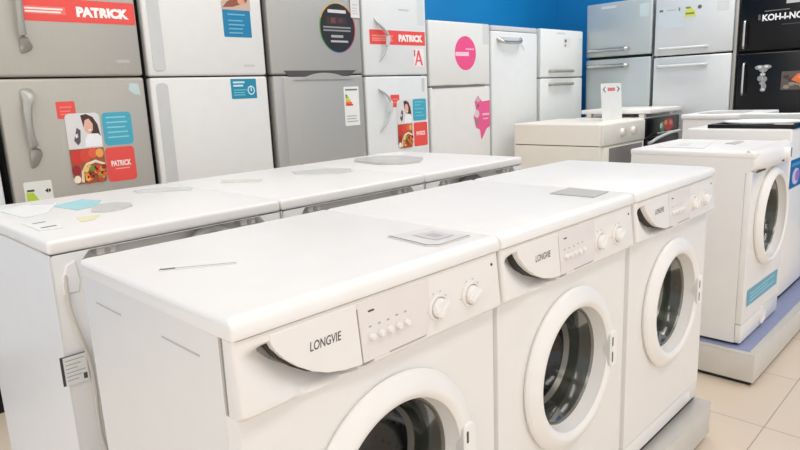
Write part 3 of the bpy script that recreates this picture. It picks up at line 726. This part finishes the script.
# ------------------------------------------------------------------ island: big front loader and top-lidded machine, right
def make_island_washer():
    t = empty('washing_machine', (-.028, 2.42, ZP)); W4, H4, D4 = .565, .84, .515
    b = MB()
    b.box(-D4, -.03, 0, .004, .014, .815, WHITE); b.box(-D4, -.03, W4 - .004, W4, .014, .815, WHITE)
    b.box(-D4, -D4 + .004, .004, W4 - .004, .014, .815, WHITE); b.box(-D4, -.03, .004, W4 - .004, .014, .02, WHITE)
    b.box(-D4, -.02, .004, W4 - .004, .80, .815, WHITE)
    b.build('cabinet', t)
    cy, cz, ro, ri = .285, .532, .218, .178
    b = MB(); front_with_hole(b, -.004, .004, W4 - .004, .10, .76, cy, cz, ri + .02, WHITE)
    for ya, yb in ((.0, .006), (W4 - .006, W4)): b.box(-.0296, -.004, ya + (.0006 if ya < .1 else 0), yb - (.0006 if ya > .1 else 0), .10, .76, WHITE, .002)
    b.build('front_panel', t)
    # bowed control panel
    pr = [(-.03, .755), (.0, .757), (.024, .768), (.036, .785), (.036, .80), (.028, .822), (.012, .838), (-.012, .846), (-.03, .846)]
    ys = [0, .006, .02, .05, .1, .16, .22, .285, .35, .41, .47, .515, .545, .559, .565]
    V = []; F = []
    for y in ys:
        k = 1 - abs(y / W4 * 2 - 1) ** 3.
        for x, z in pr: V.append((x if x <= -.03 else -.03 + (x + .03) * (.42 + .58 * k ** .6), y, z))
    n = len(pr)
    for i in range(len(ys) - 1):
        for j in range(n - 1): F.append([i * n + j, (i + 1) * n + j, (i + 1) * n + j + 1, i * n + j + 1])
    F += [list(range(n)), [(len(ys) - 1) * n + k for k in range(n)][::-1]]
    cp = MB().add(V, F, PANEL).build('control_panel', t)
    MB().box(.004, .014, .012, .12, .757, .7625, DKGREY, .001).build('drawer_slit', t)
    MB().lathe([(.022, .032), (.042, .030), (.047, .026), (.048, .0004)], .36, .80, LIDW, 32).build('dial', t)
    MB().box(.046, .0495, .357, .363, .79, .829, DKGREY).build('pointer_mark', t)
    MB().box(.030, .0375, .285, .298, .776, .784, DKGREY).build('indicator_mark', t)
    MB().box(-D4 - .006, .006, -.003, W4 + .003, .812, H4, LIDW, .010, 3).build('lid', t)
    kp = MB().box(-.03, -.004, .003, W4 - .003, .014, .098, WHITE, .004).build('kick_plate', t)
    MB().lathe([(-.01, .042), (.002, .042), (.003, .038), (-.001, .035), (-.001, .0004)], .30, .085 if False else .062, PANEL, 32).build('filter_cap', kp)
    d = drum_and_door(t, cy, cz, ro, ri, -.004, bulge=.034, latch=False)
    MB().prism(rr(cy - ro + .010, cz - .04, cy - ro + .019, cz + .03, .004), FX(0), .004, .018, DKGREY, bev=.003).build('door_handle', d)
    it = [('poly', [(.05, .168), (.515, .158), (.515, .232), (.05, .242)], (98, 168, 192))]
    for k in range(3): it.append(('poly', quad(.09, .182 + .016 * k, .46 - .1 * (k % 2), .187 + .016 * k), (168, 210, 222)))
    sticker('band_sticker', t, it, off=-.003, label='blue band sticker with pale print')
    MB().box(-D4 + .03, -.02, .02, W4 - .02, .0, .014, DARK).build('foot_base', t)
    return t
w4 = make_island_washer()
tag(w4, 'white front-loading washer with a blue band sticker, on the carpeted plinth at right', 'washing machine')

t = tag(empty('top_load_washer', (-.06, 3.13, ZP)), 'white machine with a black-framed lid top and blue sticker, at the right edge', 'washing machine')
H5 = .884; D5 = .50; W5 = .62
MB().box(-D5, 0, 0, W5, .03, H5, WHITE, .012, 3).build('cabinet', t)
MB().box(-D5 + .03, -.02, .02, W5 - .02, 0, .032, DARK).build('base', t)
fr = MB()
fr.box(-.40, .004, .015, .045, H5, H5 + .02, BLACKG, .003); fr.box(-.40, .004, W5 - .045, W5 - .015, H5, H5 + .02, BLACKG, .003)
fr.box(-.40, -.36, .045, W5 - .045, H5, H5 + .02, BLACKG, .003); fr.box(-.03, .004, .045, W5 - .045, H5, H5 + .02, BLACKG, .003)
fr.build('lid_frame', t)
MB().box(-.362, -.028, .043, W5 - .043, H5 - .002, H5 + .008, mat('smoky_glass', (52, 52, 54), .12), .002).build('lid_glass', t)
MB().prism(rr(.10, 0, .19, .1, .02), lambda u, v, d: (-.2 + v * .5, u, H5 + d), .013, .017, CHROME).build('lid_handle', t)
sticker('detergent_sticker', t, [('poly', quad(.015, .585, .26, .73), (30, 96, 160)), ('poly', ell(.13, .64, .07, .042, 20), (206, 196, 228)), ('poly', ell(.16, .64, .045, .028, 16), (150, 120, 190)), ('poly', quad(.03, .695, .22, .712), (70, 150, 200))], label='blue and violet sticker')

# raised white panel resting on the far side of the black lid
t = tag(empty('top_load_washer', (-.455, 3.90, ZP)), 'white cabinet behind the black-framed lid, a grey sheet on its top', 'washing machine')
MB().box(-.42, -.01, .01, .59, .03, 1.032 - ZP, WHITE, .01).build('cabinet', t)
MB().box(-.4, -.03, .03, .57, 0, .032, DARK).build('base', t)
MB().box(-.43, .0, 0, .60, 1.03 - ZP, 1.06 - ZP, LIDW, .009, 3).build('lid', t)
# ------------------------------------------------------------------ stoves behind
def stove(x, y, w, h, dep, m, label, black):
    t = tag(empty('kitchen_stove', (x, y, 0)), label, 'stove')
    MB().box(-dep, -.025, 0, w, .08, h, m, .014 if not black else .006, 3).build('cabinet', t)
    MB().box(-dep + .03, -.06, .02, w - .02, 0, .082, DARK).build('base', t)
    MB().box(-.03, -.002, .004, w - .004, h - .155, h - .006, BLACKG if black else m, .008, 2).build('control_panel', t)
    if black:
        d = MB().box(-.03, -.002, .006, w - .006, .2, h - .16, BLACKG, .006).build('oven_door', t)
        b = MB().tube(smooth_path([(-.005, .04, h - .2), (.03, .042, h - .185), (.04, .08, h - .165), (.042, w / 2, h - .135), (.04, w - .08, h - .13), (-.005, w - .03, h - .14)]), .012, HANDLEW, 12); b.build('door_handle', d)
        it = [('poly', ell(.30, h - .085, .055, .042, 16), (66, 120, 84)), ('poly', ell(.42, h - .075, .10, .05, 18), (176, 50, 48)), ('poly', ell(.36, h - .055, .03, .02, 12), (224, 150, 60)), ('poly', ell(.46, h - .06, .035, .02, 12), (214, 120, 110)), ('poly', ell(.27, h - .075, .025, .022, 12), (206, 214, 196)), ('poly', quad(.2, h - .135, .5, h - .125), (190, 190, 188))]
        sticker('picture_sticker', t, it, off=-.002, label='red and green picture sticker')
    else:
        d = MB().box(-.03, -.004, .02, w - .02, .2, h - .165, m, .006).build('oven_door', t)
        MB().box(-.004, .0005, .09, w - .06, .45, h - .175, mat('oven_window_grey', (126, 122, 118), .25), .001).build('oven_window', d)
        MB().tube(smooth_path([(-.005, .1, h - .32), (.03, .11, h - .32), (.035, .3, h - .315), (.03, w - .11, h - .31), (-.005, w - .1, h - .31)]), .012, CREAM, 12).build('door_handle', d)
        for y_ in (.28, .46):
            k = MB().lathe([(-.004, .03), (.012, .028), (.02, .02), (.021, .0004)], 0, 0, m, 24).build('knob', t, loc=(-.002, y_, h - .075))
            MB().box(.018, .032, -.006, .006, -.026, .026, mat('knob_grip', (205, 200, 190), .4), .003).build('grip', k)
        MB().box(-dep + .02, -.02, .0, .001, h - .16, h - .154, mat('seam_cream', (214, 209, 197), .5)).build('side_seam', t)
    return t
stove(-1.32, 3.70, .68, 1.01, .74, CREAM, 'cream stove with two knobs, a price card standing on top', False)
stove(-1.32, 4.40, .645, 1.012, .60, mat('stove_white', (234, 233, 230), .4), 'stove with a black control panel and red-green picture sticker', True)
# white glass-lid sheet lying over the black-fronted stove
t = tag(empty('worktop_board', (-1.32, 4.10, 1.013)), 'white flat board raised behind the black-fronted stove, below the silver fridges', 'board')
MB().box(-.56, .02, .31, .93, .03, .062, LIDW, .006).build('board', t)
for x_, y_ in ((-.5, .35), (-.5, .86), (-.06, .35), (-.06, .86)): MB().box(x_ - .02, x_ + .02, y_ - .02, y_ + .02, 0, .031, LIDW).build('support', t)

# price card on the cream stove
t = tag(empty('price_card', (-1.5, 4.03, 1.0105)), 'white price card with red print standing on the cream stove', 'card')
M_ = Matrix.Rotation(math.radians(-4), 4, 'Y')
b = MB().box(-.002, .002, 0, .325, 0, .272, PAPER, .0008, 1, M_); b.build('card', t)
b = MB(); rot = lambda u, v, d: tuple(M_ @ Vector((.0026 + d, u, v)))
b.face(quad(.10, .215, .22, .24), rot, 0, flat((226, 120, 124)))
b.face([(.02, .228), (.06, .205), (.07, .21), (.045, .228), (.07, .246), (.06, .25)], rot, .0, flat((120, 112, 116)))
b.face([(.30, .228), (.26, .25), (.25, .246), (.275, .228), (.25, .21), (.26, .205)], rot, .0, flat((90, 84, 88)))
b.build('card_print', t, smooth=0)
MB().box(-.05, .002, .02, .30, 0, .003, PAPER).build('card_foot', t)

# ------------------------------------------------------------------ loose sheets on the machine tops
def sheet(name, pts, z, m, label, cat, group=None, th=.0015, deco=None):
    t = MB().prism(pts, lambda u, v, d: (u, v, z + d), 0.0004, th, m)
    d = th + .0003
    for it in (deco or []):
        t.face(it[0], lambda u, v, dd: (u, v, z + dd), d, it[1] if not isinstance(it[1], tuple) else flat(it[1])); d += .0002
    cx = sum(p[0] for p in pts) / len(pts); cy = sum(p[1] for p in pts) / len(pts)
    t.v = [(x - cx, y - cy, q - z) for x, y, q in t.v]
    return tag(t.build(name, None, loc=(cx, cy, z), smooth=0), label, cat, group)
def ccw(p):
    a = sum(p[i - 1][0] * p[i][1] - p[i][0] * p[i - 1][1] for i in range(len(p))); return p if a > 0 else p[::-1]
Z1 = ZP + H; Z2 = ZP + .858; Z4 = ZP + .84
GP = 'loose sheets and leaflets on the machine tops'
GREYP = mat('grey_sheet', (186, 184, 180), .6, var=.04)
sheet('paper_tag', ccw([(-.318, .053), (-.246, .166), (-.262, .178), (-.334, .064)]), Z1, PAPER, 'thin white paper tag with a dark tip on the nearest washing machine', 'paper tag', GP, .0018, [(ccw([(-.319, .055), (-.303, .078), (-.312, .083), (-.325, .062)]), (70, 68, 68)), (ccw([(-.32, .06), (-.249, .166), (-.252, .168), (-.322, .062)]), (186, 182, 178))])
sheet('document_sleeve', ccw([(-.168, .468), (-.05, .455), (-.03, .47), (-.033, .566), (-.15, .575)]), Z1, mat('sleeve_white', (228, 225, 222), .35, var=.02), 'clear document sleeve with grey edges near the dials of the nearest machine', 'document sleeve', GP, .003,
      [(ccw([(-.168, .468), (-.05, .455), (-.047, .459), (-.163, .473)]), (150, 146, 144)), (ccw([(-.05, .455), (-.03, .47), (-.033, .475), (-.052, .46)]), (160, 156, 154)), (ccw([(-.034, .47), (-.03, .47), (-.033, .566), (-.037, .566)]), (180, 176, 174)), (ccw([(-.13, .50), (-.06, .495), (-.06, .55), (-.12, .555)]), (214, 208, 206)), (ccw([(-.11, .515), (-.075, .512), (-.075, .535), (-.105, .538)]), (190, 184, 182))])
sheet('grey_leaflet', ccw([(-.168, 1.09), (-.04, 1.092), (-.048, 1.19), (-.172, 1.2)]), Z1, GREYP, 'flat grey leaflet on the middle front-row washing machine', 'leaflet', GP, .003)
sheet('teal_leaflet', ccw([(-1.30, .272), (-1.24, .17), (-1.10, .19), (-1.12, .25), (-1.22, .30)]), Z2, mat('teal_paper', (170, 216, 220), .6, var=.03), 'pale teal leaflet on the back-turned machine at left', 'leaflet', GP)
sheet('white_leaflet', ccw([(-1.36, .14), (-1.29, .20), (-1.13, .125), (-1.10, .06), (-1.30, .05)]), Z2, PAPER, 'white sheet at the left end of the back-turned machine at left', 'leaflet', GP, .002, [(ccw([(-1.34, .14), (-1.29, .19), (-1.285, .185), (-1.33, .136)]), (206, 204, 200))])
sheet('grey_bag', ccw([(-1.06, .215), (-1.12, .255), (-1.11, .30), (-1.06, .32), (-1.02, .31), (-.985, .262), (-.985, .225), (-1.02, .20)]), Z2, mat('greenish_grey_film', (206, 206, 200), .4, var=.04), 'small crumpled grey-green bag on the back-turned machine at left', 'plastic bag', GP, .006)
sheet('yellow_leaflet', ccw([(-.975, .145), (-.90, .13), (-.905, .165), (-.965, .20)]), Z2, mat('yellow_paper', (232, 226, 186), .6, var=.03), 'small pale yellow leaflet on the back-turned machine at left', 'leaflet', GP)
sheet('white_card', ccw([(-1.02, .03), (-.87, .03), (-.86, .075), (-.93, .10), (-1.03, .07)]), Z2, PAPER, 'small white card with two dark dashes near the front corner of the left back-turned machine', 'leaflet', GP, .002, [(ccw([(-.985, .045), (-.972, .045), (-.975, .075), (-.988, .075)]), (150, 148, 146)), (ccw([(-.905, .04), (-.893, .04), (-.896, .075), (-.908, .075)]), (140, 138, 136))])
sheet('folded_leaflet', ccw([(-1.32, .44), (-1.26, .43), (-1.16, .56), (-1.20, .585), (-1.30, .53)]), Z2, mat('pale_grey_paper', (214, 214, 210), .6, var=.03), 'folded pale grey leaflet at the rear of the left back-turned machine', 'leaflet', GP, .004)
sheet('green_leaflet', ccw([(-1.28, .74), (-1.22, .70), (-1.12, .79), (-1.16, .83)]), Z2, mat('pale_green_paper', (218, 220, 208), .6, var=.03), 'narrow pale green leaflet at the left of the middle back-turned machine', 'leaflet', GP, .003)
sheet('film_sheet', ccw([(-1.25, 1.02), (-1.17, .98), (-1.03, 1.06), (-1.02, 1.13), (-1.10, 1.19), (-1.20, 1.14)]), Z2, mat('film_grey', (218, 219, 216), .25, var=.03), 'pale grey plastic film on the middle back-turned machine', 'plastic film', GP, .002)
sheet('manual_bag', ccw([(-1.33, 1.42), (-1.27, 1.36), (-1.08, 1.33), (-1.0, 1.38), (-.985, 1.46), (-1.06, 1.56), (-1.20, 1.585), (-1.30, 1.52)]), Z2, mat('manual_grey', (198, 197, 193), .35, var=.05), 'grey manual in a plastic bag on the far back-turned machine', 'manual', GP, .009, [(ccw([(-1.27, 1.44), (-1.2, 1.40), (-1.1, 1.40), (-1.08, 1.48), (-1.18, 1.53)]), (208, 207, 203))])
sheet('white_leaflet', ccw([(-1.40, 1.62), (-1.36, 1.56), (-1.24, 1.60), (-1.26, 1.68), (-1.36, 1.70)]), Z2, PAPER, 'white folded leaflet at the rear edge of the far back-turned machine', 'leaflet', GP, .006)
sheet('grey_leaflet', ccw([(-.25, 2.77), (-.235, 2.90), (-.205, 2.895), (-.195, 2.74)]), Z4, GREYP, 'narrow grey leaflet on top of the blue-banded washer', 'leaflet', GP, .003)
sheet('white_leaflet', ccw([(-.47, 2.52), (-.47, 2.84), (-.32, 2.82), (-.26, 2.52)]), Z4, mat('soft_white_paper', (228, 226, 222), .6, var=.02), 'large white sheet on top of the blue-banded washer', 'leaflet', GP, .003, [(ccw([(-.42, 2.60), (-.42, 2.72), (-.38, 2.72), (-.36, 2.60)]), (214, 212, 208))])
ZT = ZP + H5 + .0202
sheet('foam_sheet', ccw([(-.44, 3.60), (-.08, 3.60), (-.07, 3.74), (-.40, 3.74)]), ZT, PAPER, 'thick white foam sheet lying along the far edge of the black lid', 'foam sheet', None, .028)
sheet('white_leaflet', [(-.26 + .185 * math.cos(2 * PI * k / 28), 3.38 + .17 * math.sin(2 * PI * k / 28)) for k in range(28)], ZT + .0004, PAPER, 'large rounded white sheet lying on the black lid at the right edge', 'leaflet', GP, .006)
sheet('cream_leaflet', ccw([(-.15, 3.15), (-.07, 3.15), (-.07, 3.19), (-.14, 3.185)]), ZT + .0004, mat('cream_paper', (226, 214, 198), .6), 'small cream leaflet at the front corner of the black lid', 'leaflet', GP, .003)
sheet('grey_leaflet', ccw([(-.82, 4.03), (-.70, 3.96), (-.56, 4.10), (-.56, 4.3), (-.66, 4.36), (-.80, 4.2)]), 1.06, GREYP, 'grey sheet on the white cabinet behind the black-framed lid', 'leaflet', GP, .004)

# ------------------------------------------------------------------ light
w = bpy.data.worlds.new('World'); S.world = w; w.use_nodes = True
bg = w.node_tree.nodes['Background']; bg.inputs[0].default_value = (1.0, .985, .985, 1); bg.inputs[1].default_value = 1.05
def area(loc, sx, sy, power, rot=(0, 0, 0), col=(1, .98, .96)):
    l = bpy.data.lights.new('ceiling_and_fill_lamp', 'AREA'); l.shape = 'RECTANGLE'; l.size = sx; l.size_y = sy; l.energy = power; l.color = col
    ob = bpy.data.objects.new('ceiling_and_fill_lamp', l); COL.objects.link(ob); ob.location = loc; ob.rotation_euler = rot
    return ob
for x_ in (-1.2, 1.4):
    for y_ in (-2.2, .4, 3.0): area((x_, y_, 3.3), .6, 1.6, 17)
area((-1.2, 4.6, 3.3), 1.6, .5, 26)  # added unseen lamp, brightens the far fridges
area((.8, 4.4, 3.3), .6, 1.6, 20)  # second added lamp, lifts the far right end
area((3.6, 1.0, 2.6), 3.0, 2.0, 5, (0, math.radians(62), 0))  # added side fill aimed at the machine fronts, not a ceiling fixture
S.view_settings.view_transform = 'Standard'; S.view_settings.look = 'None'; S.view_settings.exposure = .07

# ------------------------------------------------------------------ camera
f_, yaw, pitch, roll, cx, cy, cz = [628.394124603776, 0.7900748219789917, 0.2072162175524025, -0.04276116711092648, 0.7274810832039657, -0.39857234508530454, 1.2786505460539757]
F = Vector((-math.cos(yaw) * math.cos(pitch), math.sin(yaw) * math.cos(pitch), -math.sin(pitch)))
R = F.cross(Vector((0, 0, 1))).normalized(); U = R.cross(F)
R2 = R * math.cos(roll) + U * math.sin(roll); U2 = U * math.cos(roll) - R * math.sin(roll)
cam = bpy.data.cameras.new('camera'); cam.sensor_fit = 'HORIZONTAL'; cam.sensor_width = 36; cam.lens = f_ * 36 / 800; cam.clip_start = .05
co = bpy.data.objects.new('camera', cam); COL.objects.link(co)
M = Matrix((R2, U2, -F)).transposed().to_4x4(); M.translation = Vector((cx, cy, cz)); co.matrix_world = M
S.camera = co
